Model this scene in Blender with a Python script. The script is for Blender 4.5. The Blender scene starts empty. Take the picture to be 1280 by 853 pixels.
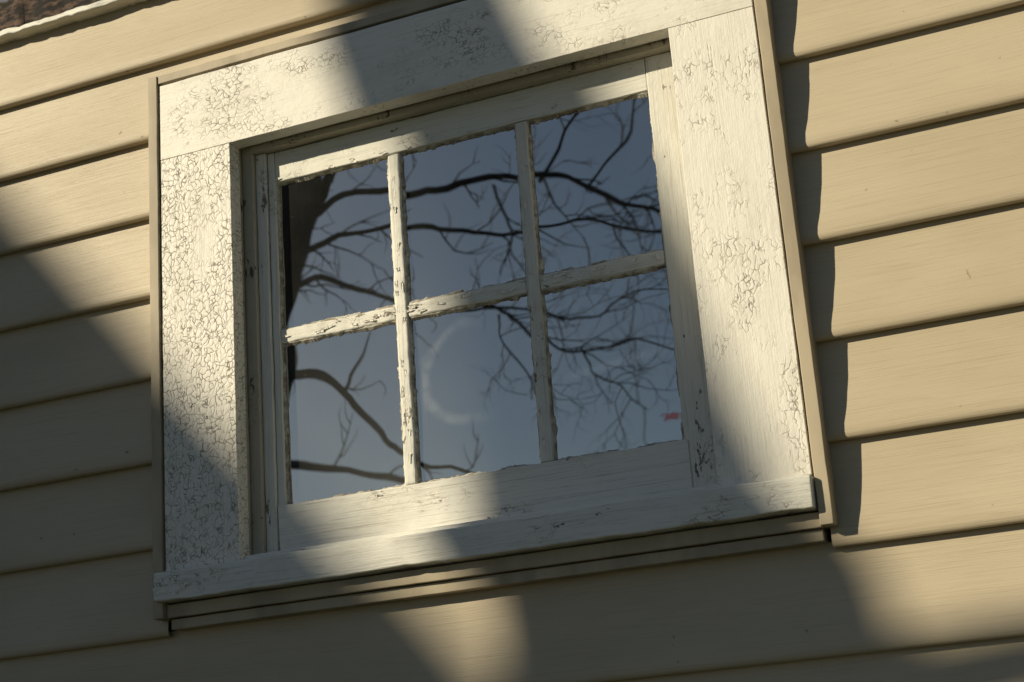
import bpy, bmesh, math, random
from mathutils import Vector, Matrix, noise
random.seed(7)
S=bpy.context.scene
CZ=1.7            # eye height
def link(o,parent=None):
    S.collection.objects.link(o)
    if parent: o.parent=parent
    return o
def empty(name):
    e=bpy.data.objects.new(name,None); S.collection.objects.link(e); return e

# ---------------------------------------------------------------- node helper
class N:
    def __init__(s,name):
        s.m=bpy.data.materials.new(name); s.m.use_nodes=True
        s.t=s.m.node_tree; s.t.nodes.clear()
        s.out=s.t.nodes.new('ShaderNodeOutputMaterial')
        s.tc=s.t.nodes.new('ShaderNodeTexCoord')
    def put(s,sock,v):
        if hasattr(v,'links') or isinstance(v,bpy.types.NodeSocket): s.t.links.new(v,sock)
        else:
            if isinstance(v,(tuple,list)) and len(v)==3 and sock.type=='RGBA': v=(*v,1)
            sock.default_value=v
    def n(s,typ,ins=None,**props):
        nd=s.t.nodes.new(typ)
        for k,v in props.items(): setattr(nd,k,v)
        for k,v in (ins or {}).items(): s.put(nd.inputs[k],v)
        return nd
    def mapped(s,scale,loc=(0,0,0)):
        return s.n('ShaderNodeMapping',{'Vector':s.tc.outputs['Object'],'Scale':scale,'Location':loc}).outputs[0]
    def noise(s,scale,mapscale=(1,1,1),detail=4,rough=.55,loc=(0,0,0),dist=0):
        return s.n('ShaderNodeTexNoise',{'Vector':s.mapped(mapscale,loc),'Scale':scale,'Detail':detail,'Roughness':rough,'Distortion':dist}).outputs['Fac']
    def mr(s,v,a,b,c=0,d=1,smooth=True):
        return s.n('ShaderNodeMapRange',{'Value':v,'From Min':a,'From Max':b,'To Min':c,'To Max':d},interpolation_type='SMOOTHSTEP' if smooth else 'LINEAR').outputs[0]
    def math(s,op,a,b=0,c=0):
        return s.n('ShaderNodeMath',{0:a,1:b,2:c},operation=op).outputs[0]
    def mix(s,f,a,b):
        nd=s.n('ShaderNodeMix',data_type='RGBA')
        s.put(nd.inputs[0],f); s.put(nd.inputs[6],a); s.put(nd.inputs[7],b)
        return nd.outputs[2]
    def bump(s,h,dist,strength=1,normal=None):
        nd=s.n('ShaderNodeBump',{'Height':h,'Distance':dist,'Strength':strength})
        if normal: s.put(nd.inputs['Normal'],normal)
        return nd.outputs[0]
    def bsdf(s,**k):
        nd=s.n('ShaderNodeBsdfPrincipled')
        for a,b in k.items(): s.put(nd.inputs[a.replace('_',' ')],b)
        return nd.outputs[0]
    def done(s,sh): s.t.links.new(sh,s.out.inputs[0]); return s.m

# ---------------------------------------------------------------- materials
def siding_mat():
    m=N('siding_paint')
    big=m.noise(1.6,(1,1,2.5),4,.6)
    gr=m.noise(1,(7,7,360),3,.65,dist=.9)
    c=m.mix(m.mr(big,.32,.68),(.475,.400,.280),(.55,.47,.34))
    c=m.mix(m.mr(gr,.48,.75,0,.30),c,(.30,.245,.165))
    spk=m.noise(60,(1,1,1),1)
    c=m.mix(m.mr(spk,.77,.83,0,.7),c,(.10,.08,.05))
    nb=m.bump(gr,.0008,.8)
    return m.done(m.bsdf(Base_Color=c,Roughness=.5,Specular_IOR_Level=.4,Normal=nb))
def paint_mat(name,vert,crack=.5,col=(.83,.805,.73),wood=(.30,.255,.20),chip=.5,seed=0.,long=1.,grainy=.25,lines=.055,depth=.8,cell=1.):
    """old alligatored oil paint over grey wood; vert = grain runs up"""
    m=N(name)
    g=(112*cell,84,84/long*cell) if vert else (84/long*cell,84,112*cell)
    warp=m.n('ShaderNodeTexNoise',{'Vector':m.mapped((1,1,1),(seed,0,0)),'Scale':48.,'Detail':2.}).outputs['Color']
    vec=m.n('ShaderNodeVectorMath',{0:m.mapped(g,(seed*3,0,0)),1:m.n('ShaderNodeVectorMath',{0:warp,'Scale':2.2},operation='SCALE').outputs[0]},operation='ADD').outputs[0]
    v1=m.n('ShaderNodeTexVoronoi',{'Vector':vec,'Scale':1.},feature='DISTANCE_TO_EDGE').outputs['Distance']
    region=m.noise(9,(1.2,1,.7) if vert else (.7,1,1.2),4,.7,(seed,0,3.1))
    fine=m.noise(70,(1,1,1),2,.6,(seed,1,0))
    reg=m.mr(region,1-crack-.08,1-crack+.13,0,1)
    cr=m.math('SUBTRACT',1,m.mr(v1,lines*.3,lines*1.3))
    cr=m.math('MULTIPLY',cr,m.math('MULTIPLY',reg,m.mr(fine,.36,.58,.05,1)))
    chn=m.noise(42,(1,1,.4) if vert else (.4,1,1),4,.7,(seed,2,1))
    ch=m.mr(m.math('ADD',chn,m.math('MULTIPLY',m.math('SUBTRACT',region,.5),.5)),.82-.26*chip,.85-.26*chip)
    grain=m.noise(1,(420,300,7) if vert else (7,300,420),3,.65,(seed,0,0),.5)
    wd=m.mix(m.mr(grain,.35,.65),wood,tuple(w*.45 for w in wood))
    dirt=m.noise(9,(1,1,.6) if vert else (.6,1,1),5,.7,(seed+9,0,0))
    tone=m.mix(m.mr(dirt,.45,.80,0,.5),col,(.50,.46,.37))
    tone=m.mix(m.mr(grain,.50,.72,0,grainy),tone,(.38,.35,.29))
    c=m.mix(m.math('MULTIPLY',cr,.82),tone,(.22,.185,.145))
    c=m.mix(ch,c,wd)
    h=m.math('SUBTRACT',m.math('SUBTRACT',1,m.math('MULTIPLY',cr,depth)),m.math('MULTIPLY',ch,1.2))
    h=m.math('ADD',h,m.math('MULTIPLY',m.mr(v1,0,.30),m.math('MULTIPLY',reg,.22)))
    h=m.math('ADD',h,m.math('MULTIPLY',grain,.2+grainy*.8))
    h=m.math('ADD',h,m.math('MULTIPLY',dirt,2.6))
    nb=m.bump(h,.0012,.8)
    return m.done(m.bsdf(Base_Color=c,Roughness=m.mr(cr,0,1,.5,.9),Specular_IOR_Level=.35,Normal=nb))
def simple(name,c1,c2,scale=8,rough=.8,ms=(1,1,1),bd=.01,bs=.5,lo=.35,hi=.65):
    m=N(name); f=m.noise(scale,ms,4,.6)
    return m.done(m.bsdf(Base_Color=m.mix(m.mr(f,lo,hi),c1,c2),Roughness=rough,Normal=m.bump(f,bd,bs)))
def glass_mat():
    m=N('old_window_glass')
    sep=m.n('ShaderNodeSeparateXYZ',{0:m.tc.outputs['Object']})
    X,Z=sep.outputs[0],sep.outputs[2]
    dx=m.math('SUBTRACT',X,-1.005); dz=m.math('SUBTRACT',Z,CZ+.698)
    r=m.math('SQRT',m.math('ADD',m.math('MULTIPLY',m.math('MULTIPLY',dx,dx),.8),m.math('MULTIPLY',dz,dz)))
    wob=m.mr(m.noise(9,detail=1),.3,.7,-.008,.008,False)
    d=m.math('ABSOLUTE',m.math('SUBTRACT',m.math('ADD',r,wob),.078))
    ring=m.math('MULTIPLY',m.math('SUBTRACT',1,m.mr(d,.001,.013)),m.mr(dx,.055,-.02))
    ring=m.math('MULTIPLY',ring,m.mr(X,-1.10,-1.095))
    dl=m.math('ABSOLUTE',m.math('ADD',m.math('SUBTRACT',Z,CZ+.668),m.math('MULTIPLY',m.math('ADD',X,.77),-.10)))
    st=m.math('MULTIPLY',m.math('SUBTRACT',1,m.mr(dl,.001,.010)),m.math('SUBTRACT',1,m.mr(m.math('ABSOLUTE',m.math('ADD',X,.775)),.05,.10)))
    smear=m.math('MULTIPLY',m.math('MAXIMUM',m.math('MULTIPLY',ring,1.5),m.math('MULTIPLY',st,4)),m.mr(m.noise(40,detail=3),.3,.6,.3,1))
    dust=m.mr(m.noise(5,(1,1,1),5,.65),.35,.8,.015,.09)
    spk=m.mr(m.noise(190,(1,1,1),1,.5),.74,.80,0,.2)
    scr=m.mr(m.noise(1,(140,1,5),3,.7,dist=1.0),.66,.74,0,.06)
    low_sky=m.mr(Z,CZ+1.0,CZ+.50,0,.15)  # brighter low-sky reflection painted in as a paler tone on the lower panes
    f=m.math('ADD',m.math('ADD',dust,spk),m.math('ADD',scr,low_sky))
    px=m.math('DIVIDE',m.math('ADD',X,.694),.017); pz=m.math('DIVIDE',m.math('SUBTRACT',Z,CZ+.572),.009)
    pd=m.math('ADD',m.math('SQRT',m.math('ADD',m.math('MULTIPLY',px,px),m.math('MULTIPLY',pz,pz))),m.mr(m.noise(80,detail=2),.3,.7,-.5,.5,False))
    red_refl=m.math('SUBTRACT',1,m.mr(pd,.4,1.2))  # reflection of something red, painted into the pane colour as a diffuse spot
    f=m.math('MINIMUM',m.math('ADD',m.math('ADD',f,m.math('MULTIPLY',red_refl,.9)),m.math('MULTIPLY',smear,.22)),.95)
    dif=m.n('ShaderNodeBsdfDiffuse',{'Color':m.mix(red_refl,(.42,.43,.41),(.85,.13,.11))}).outputs[0]
    dark=m.n('ShaderNodeBsdfDiffuse',{'Color':(.012,.013,.013,1)}).outputs[0]
    nb=m.bump(m.noise(7,(1,1,1),1,.4),.0012,.25)
    gl=m.n('ShaderNodeBsdfGlossy',{'Color':(1,.96,.85,1),'Roughness':.008,'Normal':nb}).outputs[0]
    body=m.n('ShaderNodeMixShader',{0:f,1:dark,2:dif}).outputs[0]
    fr=m.n('ShaderNodeFresnel',{'IOR':1.9}).outputs[0]
    fac=m.math('MULTIPLY',m.math('MULTIPLY',fr,5.2),m.math('SUBTRACT',1,m.math('MULTIPLY',red_refl,.75)))
    return m.done(m.n('ShaderNodeMixShader',{0:fac,1:body,2:gl}).outputs[0])

M_sid=siding_mat()
M_chan=simple('tan_channel_paint',(.46,.39,.275),(.34,.285,.20),14,.6,(1,1,.4),.001,.5)
M_chanh=M_chan
M_cl=paint_mat('cracked_white_paint_left',True,.59,chip=.36,seed=1.)
M_cr=paint_mat('cracked_white_paint_right',True,.47,chip=.22,seed=2.3,long=2.2,cell=.9)
M_ch=paint_mat('cracked_white_paint_head',False,.48,chip=.30,seed=3.7)
M_sash=paint_mat('flaking_sash_paint',True,.40,(.72,.71,.645),wood=(.28,.23,.175),chip=.70,seed=8.,grainy=.5)
M_sashh=paint_mat('flaking_sash_paint_h',False,.40,(.74,.73,.66),wood=(.28,.23,.175),chip=.68,seed=9.,grainy=.5)
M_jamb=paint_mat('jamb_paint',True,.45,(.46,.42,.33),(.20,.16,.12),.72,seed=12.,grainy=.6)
M_sill=paint_mat('sill_paint',False,.40,(.76,.75,.69),(.27,.23,.18),.56,seed=14.,long=2.2,grainy=.6)
M_putty=simple('old_putty',(.60,.58,.51),(.28,.24,.19),60,.85,(1,1,1),.002,.6)
M_rot=simple('rotten_wood',(.010,.008,.007),(.12,.075,.055),34,.9,(1,1,3),.004,.8,.45,.66)
M_dark=simple('dark_interior',(.01,.01,.01),(.02,.018,.015))
M_glass=glass_mat()
M_bark=simple('bark',(.025,.02,.018),(.055,.045,.037),14,.95,(1,1,.3),.02,.8)

# ---------------------------------------------------------------- geometry helpers
def mesh_obj(name,verts,faces,mat,parent=None,smooth=False):
    me=bpy.data.meshes.new(name); me.from_pydata(verts,[],faces); me.update()
    me.materials.append(mat)
    if smooth: me.polygons.foreach_set('use_smooth',[True]*len(me.polygons))
    return link(bpy.data.objects.new(name,me),parent)
def board(name,x0,x1,y0,y1,z0,z1,mat,parent,bev=.002,amp=.0006,step=.012,seed=0,rough=18.):
    """worn wooden board; z given relative to eye height"""
    z0+=CZ; z1+=CZ
    bm=bmesh.new(); bmesh.ops.create_cube(bm,size=1)
    for v in bm.verts:
        v.co=Vector(((x0+x1)/2+v.co.x*(x1-x0),(y0+y1)/2+v.co.y*(y1-y0),(z0+z1)/2+v.co.z*(z1-z0)))
    bmesh.ops.bevel(bm,geom=bm.edges[:],offset=bev,segments=2,affect='EDGES',profile=.6)
    L=(x1-x0,y1-y0,z1-z0); ax=L.index(max(L)); lo=(x0,y0,z0)[ax]
    k=int(L[ax]/step)
    for i in range(1,k):
        co=Vector((0,0,0)); co[ax]=lo+L[ax]*i/k; no=Vector((0,0,0)); no[ax]=1
        bmesh.ops.bisect_plane(bm,geom=bm.verts[:]+bm.edges[:]+bm.faces[:],plane_co=co,plane_no=no)
    for v in bm.verts:
        p=v.co*rough+Vector((seed,seed*2.3,0)); q=v.co*rough*4
        d=noise.noise_vector(p)*amp+noise.noise_vector(q)*amp*.7
        v.co+=d
    me=bpy.data.meshes.new(name); bm.to_mesh(me); bm.free(); me.materials.append(mat)
    me.polygons.foreach_set('use_smooth',[True]*len(me.polygons))
    o=link(bpy.data.objects.new(name,me),parent)
    w=o.modifiers.new('wn','WEIGHTED_NORMAL'); w.weight=80
    return o

# ---------------------------------------------------------------- clapboard wall
wall=empty('clapboard_wall')
E=.1443; Z0=.344
prof=[(0,.0262),(.0012,.0235),(.004,.0215),(.010,.0207),(.022,.0218),(.045,.0262),(.09,.0325),(.13,.0360),(E+.010,.0378)]
def clap(k,x0,x1,V,F,strips=None):
    n=max(2,int((x1-x0)/.10)); zb=CZ+Z0+k*E
    for strip in (strips or (prof,[(.0025,.048),(0,.0262)])):
        base=len(V)
        for i in range(n+1):
            x=x0+(x1-x0)*i/n
            wz=noise.noise(Vector((x*1.1,k*3.7,0)))*.0020
            wy=noise.noise(Vector((x*2.2,k*5.1,4)))*.0014
            for dz,y in strip: V.append((x,y+wy,zb+dz+wz))
        m=len(strip)
        for i in range(n):
            for j in range(m-1):
                a=base+i*m+j; F.append((a,a+m,a+m+1,a+1))
V=[];F=[]
WX0,WX1=-5.2,3.6
UX0,UX1=-3.05,-1.33      # upper window
for k in range(-13,20):
    zb=Z0+k*E; zt=zb+E
    cuts=[]
    if zt>.40 and zb<1.27: cuts.append((-1.548,-.474))
    if k>=8 and k<14: cuts.append((UX0+.02,UX1-.02))
    x=WX0
    for a,b in sorted(cuts):
        clap(k,x,a,V,F)
        if k==6: clap(k,a,b,V,F,[[(.088,.0325),(.13,.0360),(E+.010,.0378)]])
        x=b
    clap(k,x,WX1,V,F)
mesh_obj('siding_courses',V,F,M_sid,wall,True)
M_found=simple('foundation_stone',(.22,.21,.19),(.32,.30,.27),6,.9)
board('foundation',WX0,WX1,.05,.4,-CZ,-CZ+.18,M_found,wall,.01,.003,.3)
board('corner_board_l',WX0-.12,WX0,.0,.3,-CZ+.15,3.1,M_sashh,wall,.003,.0005,.3)
board('corner_board_r',WX1,WX1+.12,.0,.3,-CZ+.15,3.1,M_sashh,wall,.003,.0005,.3)
board('eave_fascia',WX0-.3,WX1+.3,-.45,-.42,3.06,3.25,M_sashh,wall,.003,.0005,.3)
board('eave_soffit',WX0-.3,WX1+.3,-.42,.3,3.08,3.11,M_sashh,wall,.003,.0005,.3)
for nm,a in (('sheathing_low',(WX0,WX1,.06,.10,-1.5,.36)),('sheathing_left',(WX0,-1.43,.06,.10,.36,1.48)),
             ('sheathing_right',(-.58,WX1,.06,.10,.36,1.48)),('sheathing_top',(-1.43,-.58,.06,.10,1.19,1.48)),
             ('sheathing_upper_right',(UX1-.03,WX1,.06,.10,1.48,3.1)),('sheathing_upper_left',(WX0,UX0+.03,.06,.10,1.48,3.1)),
             ('sheathing_above_attic',(UX0+.03,UX1-.03,.06,.10,2.45,3.1))):
    board(nm,*a,M_dark,wall,.001,0,5)

# ---------------------------------------------------------------- window
win=empty('wooden_window')
board('channel_left',-1.560,-1.5415,-.004,.045,.369,1.312,M_chan,win,.0015,.0005,seed=1)
board('channel_right',-.4820,-.4630,-.003,.045,.371,1.312,M_chan,win,.0015,.0005,seed=2)
board('channel_top',-1.541,-.4825,-.002,.045,1.297,1.312,M_chanh,win,.0015,.0005,seed=3)
board('channel_bottom',-1.541,-.4825,.006,.045,.370,.391,M_chanh,win,.0015,.0005,seed=4)
board('channel_lip',-1.538,-.4825,.014,.045,.352,.3685,M_chanh,win,.0015,.0005,seed=5)
board('casing_left',-1.5376,-1.399,0,.030,.4425,1.1526,M_cl,win,.0010,.0005,seed=6)
board('casing_right',-.618,-.4855,0,.030,.4425,1.1526,M_cr,win,.0010,.0005,seed=7)
board('casing_head',-1.5376,-.4855,-.0004,.030,1.153,1.293,M_ch,win,.0010,.0005,seed=8)
board('sill',-1.5500,-.4840,-.016,.075,.394,.441,M_sill,win,.003,.0016,seed=9)
board('sill_inner',-1.3985,-.6185,.012,.10,.4415,.452,M_sill,win,.002,.0006,seed=10)
board('jamb_left',-1.425,-1.401,.031,.12,.441,1.18,M_jamb,win,.001,.0005,seed=11)
board('jamb_right',-.616,-.595,.031,.12,.441,1.18,M_jamb,win,.001,.0005,seed=12)
board('jamb_head',-1.401,-.616,.031,.12,1.155,1.18,M_jamb,win,.001,.0005,seed=13)
board('stop_left',-1.4005,-1.3800,.040,.075,.452,1.1545,M_jamb,win,.0018,.0006,seed=14)
board('stop_head',-1.3795,-.6165,.036,.075,1.1435,1.1545,M_jamb,win,.0015,.0006,seed=15)
board('back_panel',-1.42,-.6,.125,.14,.42,1.18,M_dark,win,.001,0,5)  # added dark board, keeps sky light out of the gaps round the sash
GX0,GX1,GZ0,GZ1=-1.346,-.6765,.5315,1.088
SY=.055
board('sash_stile_left_outer',-1.3795,-1.3600,SY-.006,.09,.454,1.1425,M_sash,win,.0015,.0007,seed=16)
board('sash_stile_left',-1.3590,GX0,SY,.09,.4560,1.1425,M_sash,win,.0018,.0009,seed=17)
board('sash_stile_right',GX1,-.617,SY,.09,.454,1.1425,M_sash,win,.0018,.0008,seed=18)
board('sash_rail_top',GX0+.0005,GX1-.0005,SY+.0015,.09,GZ1,1.1425,M_sashh,win,.0018,.0008,seed=19)
board('sash_rail_bottom',-1.3580,-.6700,SY-.0030,.09,.4560,GZ0,M_sill,win,.0018,.0009,seed=20)
MX=[-1.122,-.8926]; MZ=.8145
for i,x in enumerate(MX):
    board('muntin_vertical_%d'%(i+1),x-.0105,x+.0105,SY+.001,.085,GZ0+.0005,GZ1-.0005,M_sash,win,.0035,.0013,.007,seed=21+i,rough=26)
xs=[GX0]+MX+[GX1]
for i in range(3):
    a=xs[i]+(.0110 if i else .0005); b=xs[i+1]-(.0110 if i<2 else .0005)
    board('muntin_horizontal_%d'%(i+1),a,b,SY+.003,.085,MZ-.0120,MZ+.0120,M_sashh,win,.0035,.0018,.007,seed=25+i,rough=26)
PY=.0665
pv=[];pf=[];bv=[];bf=[]
def bead(p,q,inward,seed,base):
    p=Vector(p);q=Vector(q);L=(q-p).length;n=int(L/.0022);inw=Vector(inward)
    s=len(bv)
    for i in range(n+1):
        t=i/n; c=p.lerp(q,t)
        a=noise.noise(Vector((t*L*28,seed,0)))+.6*noise.noise(Vector((t*L*110,seed,5)))+.4*noise.noise(Vector((t*L*330,seed,9)))
        w=max(.0010,base+.0042*a)
        if noise.noise(Vector((t*L*22,seed,33)))>.22: w=.0010
        top=SY+.0045+.0014*noise.noise(Vector((t*L*80,seed,20)))
        o=inw*-.004
        bv.append(tuple(c+o+Vector((0,top,0)))); bv.append(tuple(c+inw*w*.35+Vector((0,top+.001,0))))
        bv.append(tuple(c+inw*w+Vector((0,PY-.0012,0)))); bv.append(tuple(c+inw*w+Vector((0,PY+.001,0))))
    for i in range(n):
        for j in range(3):
            k=s+i*4+j; bf.append((k,k+4,k+5,k+1))
zs=[(GZ0,MZ-.0120),(MZ+.0120,GZ1)]
for c in range(3):
    for r in range(2):
        x0=xs[c]+(.0105 if c else 0); x1=xs[c+1]-(.0105 if c<2 else 0)
        z0=CZ+zs[r][0]; z1=CZ+zs[r][1]
        tx=random.uniform(-.0004,.0004); tz=random.uniform(-.0004,.0004)
        b=len(pv)
        for (x,z,sx,sz) in ((x0-.003,z0-.003,-1,-1),(x1+.003,z0-.003,1,-1),(x1+.003,z1+.003,1,1),(x0-.003,z1+.003,-1,1)):
            pv.append((x,PY+sx*tx+sz*tz,z))
        pf.append((b,b+1,b+2,b+3))
        sd=c*7+r*31
        bead((x0,0,z0),(x1,0,z0),(0,0,1),sd+1,.0046)
        bead((x0,0,z1),(x1,0,z1),(0,0,-1),sd+2,.0044)
        bead((x0,0,z0),(x0,0,z1),(1,0,0),sd+3,.0030)
        bead((x1,0,z0),(x1,0,z1),(-1,0,0),sd+4,.0038)
mesh_obj('glass_panes',pv,pf,M_glass,win)
mesh_obj('putty_beads',bv,bf,M_putty,win)
fv=[];ff=[]
def flake(x,y,z,w,h,curl,rot):
    s=len(fv); ca,sa=math.cos(rot),math.sin(rot)
    for j in range(3):
        for i in range(3):
            u=(i-1)*w/2*random.uniform(.6,1.2); v=(j-1)*h/2*random.uniform(.6,1.2)
            d=-curl*(abs(u)/w*2)**2-curl*.6*max(0,(j-1)*1.)
            fv.append((x+u*ca-v*sa,y-.0003+d,CZ+z+u*sa+v*ca))
    for j in range(2):
        for i in range(2):
            a=s+j*3+i; ff.append((a,a+1,a+4,a+3))
for _ in range(130):
    q=random.random()
    if q<.2: x=random.choice(MX)+random.uniform(-.006,.006); z=random.uniform(GZ0,GZ1); y=SY+.001; w,h=.004,random.uniform(.008,.02)
    elif q<.45: x=random.uniform(GX0,GX1); z=MZ+random.uniform(-.006,.006); y=SY+.002; w,h=random.uniform(.008,.022),.004
    elif q<.55: x=random.uniform(GX0,GX1); z=GZ1+random.uniform(.001,.004); y=SY; w,h=random.uniform(.006,.016),.004
    elif q<.75: x=random.uniform(-1.55,-1.42); z=random.uniform(.40,.435); y=-.0165; w,h=random.uniform(.006,.014),.005
    else: x=random.uniform(-1.53,-1.41); z=random.uniform(.45,.75); y=-.0005; w=h=random.uniform(.004,.008)
    flake(x,y,z,w,h,random.uniform(.0003,.0012),random.uniform(-.25,.25))
mesh_obj('paint_flakes',fv,ff,M_cl,win)

# ---------------------------------------------------------------- upper window (only its sill shows)
w2=empty('wooden_window.001')
board('sill',UX0-.03,UX1+.03,.008,.075,1.490,1.502,M_sill,w2,.003,.004,seed=41)
board('rotten_rail',UX0+.12,UX1-.12,.054,.085,1.505,1.600,M_rot,w2,.004,.006,.008,seed=42,rough=40)
board('casing_left',UX0,UX0+.13,0,.05,1.504,2.35,M_cl,w2,.0025,.0008,seed=43)
board('casing_right',UX1-.13,UX1,0,.05,1.504,2.35,M_cr,w2,.0025,.0008,seed=44)
board('casing_head',UX0,UX1,0,.05,2.352,2.49,M_ch,w2,.0025,.0008,seed=45)
board('muntin',-2.20,-2.17,.05,.08,1.61,2.35,M_sash,w2,.002,.001,seed=46)
board('glass',UX0+.13,UX1-.13,.066,.070,1.60,2.35,M_glass,w2,.001,0,5)
board('recess',UX0+.1,UX1-.1,.09,.10,1.48,2.4,M_dark,w2,.001,0,5)

# ---------------------------------------------------------------- trees
def tube(V,F,pts,rad,sides=8,jit=0.):
    n=len(pts); s=len(V); up=Vector((0,1,.1))
    for i,p in enumerate(pts):
        d=(pts[min(i+1,n-1)]-pts[max(i-1,0)]).normalized()
        a=d.cross(up); 
        if a.length<.1: a=d.cross(Vector((1,0,0)))
        a.normalize(); b=d.cross(a)
        for j in range(sides):
            th=2*math.pi*j/sides; r=rad[i]*(1+jit*noise.noise(p*3+Vector((j,0,0))))
            V.append(tuple(p+(a*math.cos(th)+b*math.sin(th))*r))
    for i in range(n-1):
        for j in range(sides):
            k=(j+1)%sides; F.append((s+i*sides+j,s+i*sides+k,s+(i+1)*sides+k,s+(i+1)*sides+j))
def smooth_path(P,R,n=6):
    out=[];ro=[]
    for i in range(len(P)-1):
        p0=P[max(i-1,0)];p1=P[i];p2=P[i+1];p3=P[min(i+2,len(P)-1)]
        for k in range(n):
            t=k/n
            out.append(.5*((2*p1)+(p2-p0)*t+(2*p0-5*p1+4*p2-p3)*t*t+(3*p1-p0-3*p2+p3)*t**3)); ro.append(R[i]*(1-t)+R[i+1]*t)
    out.append(P[-1]);ro.append(R[-1]); return out,ro
def twig(V,F,p,d,L,r,depth,rng):
    n=5; pts=[p.copy()]; dd=d.normalized()
    for i in range(n):
        dd=(dd+Vector((rng.gauss(0,.26),rng.gauss(0,.15),rng.gauss(.02,.26)))).normalized()
        pts.append(pts[-1]+dd*L/n)
    tube(V,F,pts,[r*(1-.7*i/n) for i in range(n+1)],4 if depth else 3)
    if depth>0:
        for i in range(1,n+1):
            if rng.random()<.58:
                ax=Vector((rng.uniform(-.3,.3),1,rng.uniform(-.3,.3))).normalized()
                nd=Matrix.Rotation(rng.choice((-1,1))*rng.uniform(.45,1.1),3,ax)@dd
                twig(V,F,pts[i],nd,L*rng.uniform(.4,.7),r*.6,depth-1,rng)
def st(s,t,y=-9.):
    return Vector((-6.8+3.4*s,y,CZ+2.67+2.8*t))
V=[];F=[];rng=random.Random(23)
T,R=smooth_path([Vector((-7.6,-9,-.1)),Vector((-7.3,-9,2)),st(-.08,0),st(-.02,.5),st(.03,.75),st(.075,.98),st(.12,1.5),st(.14,2.2)],[.36,.27,.22,.20,.21,.25,.13,.04],8)
tube(V,F,T,R,14,.25)
mains=[
 ([(.0,.72),(.055,.80),(.17,.863),(.32,.876),(.45,.838),(.62,.826),(.74,.777),(.86,.707),(.99,.592),(1.12,.50)],.044,.012),
 ([(-.01,.66),(.07,.72),(.17,.77),(.32,.769),(.45,.748),(.62,.686),(.80,.658),(.95,.586),(1.1,.60)],.032,.010),
 ([(-.03,.55),(.035,.62),(.11,.654),(.20,.615),(.30,.567),(.45,.50),(.58,.49),(.70,.40)],.036,.008),
 ([(-.07,.30),(.0,.378),(.10,.357),(.17,.278),(.24,.168),(.32,.079),(.45,.016),(.6,-.06)],.056,.012),
 ([(-.10,.05),(.0,.115),(.15,.07),(.32,.014),(.5,-.02)],.046,.016),
 ([(.17,.278),(.22,.38),(.235,.46)],.018,.006),
 ([(.03,.85),(.13,.93),(.2,1.02),(.25,1.15)],.06,.035),
 ([(.10,.82),(.17,.93),(.26,1.0),(.35,1.1)],.026,.015),
 ([(.70,.79),(.80,.95),(.88,1.03),(.95,1.12)],.016,.007),
 ([(.82,.73),(.92,.84),(.97,.95),(1.02,1.05)],.014,.006),
 ([(.55,.49),(.60,.44),(.68,.34),(.76,.30),(.88,.31),(1.0,.26)],.015,.006),
 ([(.76,.30),(.80,.22),(.87,.16),(.92,.08)],.009,.004),
 ([(.70,.40),(.80,.38),(.90,.44),(1.02,.42)],.010,.005),
 ([(.58,.83),(.61,.70),(.63,.60),(.62,.52)],.012,.005),
 ([(.60,.44),(.60,.36),(.65,.26),(.64,.18)],.010,.005),
 ([(.13,2.2),(.3,2.7),(.5,3.0)],.04,.01),([(.12,1.9),(-.1,2.5),(-.2,2.9)],.05,.01),
 ([(.10,1.5),(.4,1.8),(.8,1.95),(1.1,2.1)],.06,.01),([(.06,1.2),(.35,1.4),(.7,1.45),(1.1,1.6)],.045,.01),
 ([(.02,1.0),(-.3,1.3),(-.6,1.6)],.06,.01),
]
for mi,(P,r0,r1) in enumerate(mains):
    n=len(P); yj=rng.uniform(-.3,.3)
    pts=[st(s,t,-9+yj*i/n) for i,(s,t) in enumerate(P)]
    pp,rr=smooth_path(pts,[r0+(r1-r0)*i/(n-1) for i in range(n)],5)
    for p in pp[3:]: p+=noise.noise_vector(p*2.5)*.06+noise.noise_vector(p*8)*.015
    tube(V,F,pp,rr,7,.25)
    for i in range(4,len(pp)-1):
        fx=(pp[i].x+6.8)/3.4
        dens=.22 if fx<.45 else .46
        if rng.random()<dens:
            d=(pp[i+1]-pp[i]).normalized(); ang=rng.choice((-1,1))*rng.uniform(.4,1.0)
            nd=Matrix.Rotation(ang,3,Vector((rng.uniform(-.4,.4),1,rng.uniform(-.4,.4))).normalized())@d
            twig(V,F,pp[i],nd,rng.uniform(.25,.6) if fx<.45 else rng.uniform(.3,.75),min(rr[i]*.32+.003,.010),2 if fx>.5 else 1,rng)
mesh_obj('bare_tree',V,F,M_bark,None,True)
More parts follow.
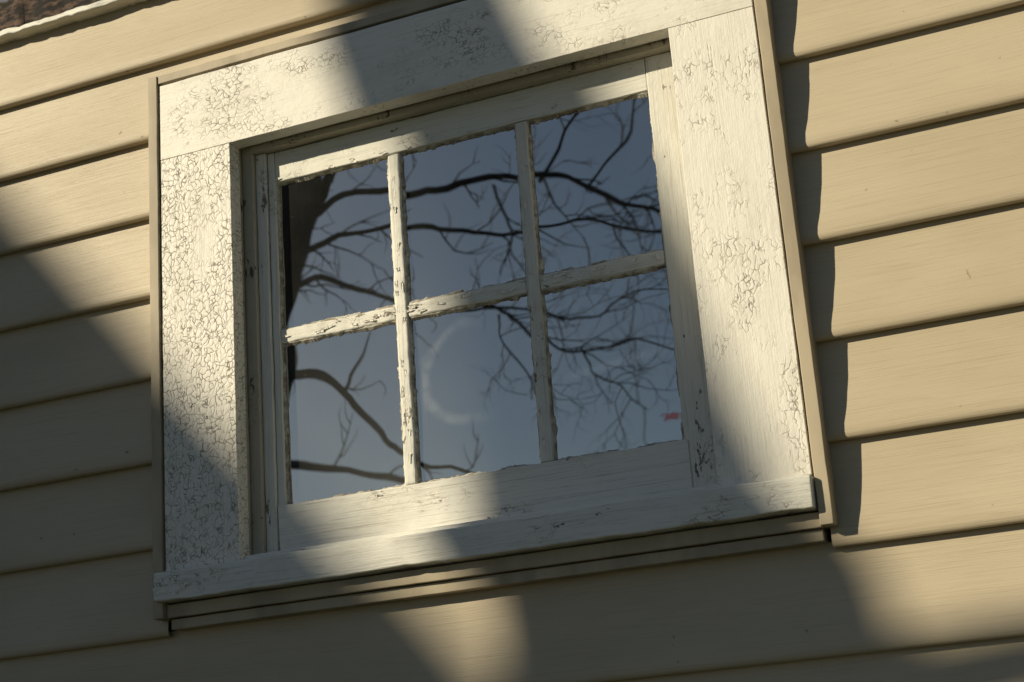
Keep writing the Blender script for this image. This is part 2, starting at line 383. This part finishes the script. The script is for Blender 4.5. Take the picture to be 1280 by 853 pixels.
# second tree, out of view: leaning trunk shaped to shade the middle of the window
V=[];F=[];rng=random.Random(5)
T,R=smooth_path([Vector((-5.4,-5,-.1)),Vector((-5.6,-5,1.6)),Vector((-5.93,-5,3.6)),Vector((-6.26,-5,5.23)),Vector((-6.34,-5,5.45)),Vector((-6.44,-5,5.88)),Vector((-6.61,-5,6.38)),Vector((-7.02,-5,7.9)),Vector((-7.1,-5,9.3))],[.34,.28,.23,.205,.198,.155,.124,.10,.05],8)
tube(V,F,T,R,16,.08)
for P,r0,r1 in (([(-6.2,5.12),(-5.95,5.28),(-5.6,5.36),(-5.1,5.44)],.06,.022),([(-6.9,7.8),(-6.3,8.6),(-6.1,9.6)],.06,.02),
                ([(-6.95,7.9),(-7.8,8.8),(-8.3,9.9)],.06,.02),([(-7.1,9.2),(-7.0,10.4),(-6.6,11.2)],.05,.01)):
    pp,rr=smooth_path([Vector((x,-5-.1*i,z)) for i,(x,z) in enumerate(P)],[r0+(r1-r0)*i/(len(P)-1) for i in range(len(P))],5)
    tube(V,F,pp,rr,7,.2)
    for i in range(5,len(pp)-1):
        if rng.random()<.4: twig(V,F,pp[i],Vector((rng.uniform(-1,1),rng.uniform(-1,0),1)),.7,rr[i]*.3,1,rng)
mesh_obj('bare_tree.001',V,F,M_bark,None,True)

# ---------------------------------------------------------------- unseen gable house added to shade the wall's lower left (ridge runs away along the sun azimuth)
az,el=48,24
A=math.radians(az)
hv=Vector((-math.sin(A),-math.cos(A),0)); ev=Vector((math.cos(A),-math.sin(A),0))
nh=empty('shadow_gable_house')
M_stucco=simple('house_stucco',(.30,.25,.2),(.36,.3,.25),5,.9)
M_roof=simple('roof_shingle',(.05,.05,.05),(.09,.085,.08),20,.9)
HD=13.
def hp(d,l,z): p=hv*(HD+d)+ev*l; return (p.x,p.y,z)
lr=-3.2; sl=1.075; zr=6.66-sl*lr; hw=3.9; ze=zr-sl*hw
V=[hp(.15,lr-hw+.3,0),hp(.15,lr+hw-.3,0),hp(.15,lr+hw-.3,ze+.1),hp(.15,lr,zr-.25),hp(.15,lr-hw+.3,ze+.1)]
V+=[hp(8,lr-hw+.3,0),hp(8,lr+hw-.3,0),hp(8,lr+hw-.3,ze+.1),hp(8,lr,zr-.25),hp(8,lr-hw+.3,ze+.1)]
mesh_obj('walls',V,[(0,1,2,3,4),(9,8,7,6,5),(1,6,7,2),(5,0,4,9),(0,5,6,1)],M_stucco,nh)
V=[hp(0,lr-hw,ze),hp(0,lr,zr),hp(0,lr+hw,ze),hp(0,lr-hw,ze-.15),hp(0,lr,zr-.15),hp(0,lr+hw,ze-.15)]
V+=[hp(8.2,lr-hw,ze),hp(8.2,lr,zr),hp(8.2,lr+hw,ze),hp(8.2,lr-hw,ze-.15),hp(8.2,lr,zr-.15),hp(8.2,lr+hw,ze-.15)]
mesh_obj('roof',V,[(0,1,7,6),(1,2,8,7),(4,3,9,10),(5,4,10,11),(3,4,1,0),(4,5,2,1),(6,7,10,9),(7,8,11,10),(2,5,11,8),(3,0,6,9)],M_roof,nh)
for i,(l,z) in enumerate(((lr-2.2,1.2),(lr+1.2,1.2),(lr-2.2,4),(lr+1.2,4))):
    mesh_obj('window_%d'%(i+1),[hp(.14,l,z),hp(.14,l+1,z),hp(.14,l+1,z+1.5),hp(.14,l,z+1.5)],[(0,1,2,3)],M_dark,nh)
M_g=simple('grass_ground',(.04,.055,.025),(.08,.08,.045),3,.95)
mesh_obj('ground',[(-300,-300,0),(300,-300,0),(300,300,0),(-300,300,0)],[(0,1,2,3)],M_g)

# ---------------------------------------------------------------- light
ca=math.cos(math.radians(el))
s=Vector((hv.x*ca,hv.y*ca,math.sin(math.radians(el))))
L=bpy.data.lights.new('sun','SUN'); L.energy=5; L.angle=math.radians(.55); L.color=(1,.88,.64)
lo=bpy.data.objects.new('sun',L); S.collection.objects.link(lo); lo.rotation_euler=s.to_track_quat('Z','Y').to_euler(); lo.location=s*30
W=bpy.data.worlds.new('World'); S.world=W; W.use_nodes=True
nt=W.node_tree; bg=nt.nodes['Background']; sk=nt.nodes.new('ShaderNodeTexSky'); sk.sky_type='NISHITA'; sk.sun_disc=False
sk.sun_elevation=math.radians(el); sk.sun_rotation=math.radians(180+az)
sk.dust_density=.4; sk.ozone_density=3.0
nt.links.new(sk.outputs[0],bg.inputs[0]); bg.inputs[1].default_value=.042
S.view_settings.view_transform='Standard'; S.view_settings.look='None'; S.view_settings.exposure=0
# ---------------------------------------------------------------- camera
cam=bpy.data.cameras.new('camera'); co=bpy.data.objects.new('camera',cam); S.collection.objects.link(co)
fwd=Vector((-.3667,.8853,.2864)).normalized(); right=Vector((.9132,.4015,-.0715)); right=(right-fwd*right.dot(fwd)).normalized(); up=right.cross(fwd)
m=Matrix((( right.x,up.x,-fwd.x,0),(right.y,up.y,-fwd.y,-2.2),(right.z,up.z,-fwd.z,CZ),(0,0,0,1)))
co.matrix_world=m; cam.sensor_width=36; cam.lens=2067/1280*36; cam.clip_end=800; cam.clip_start=.05
cam.dof.use_dof=True; cam.dof.focus_distance=2.5; cam.dof.aperture_fstop=9
S.camera=co
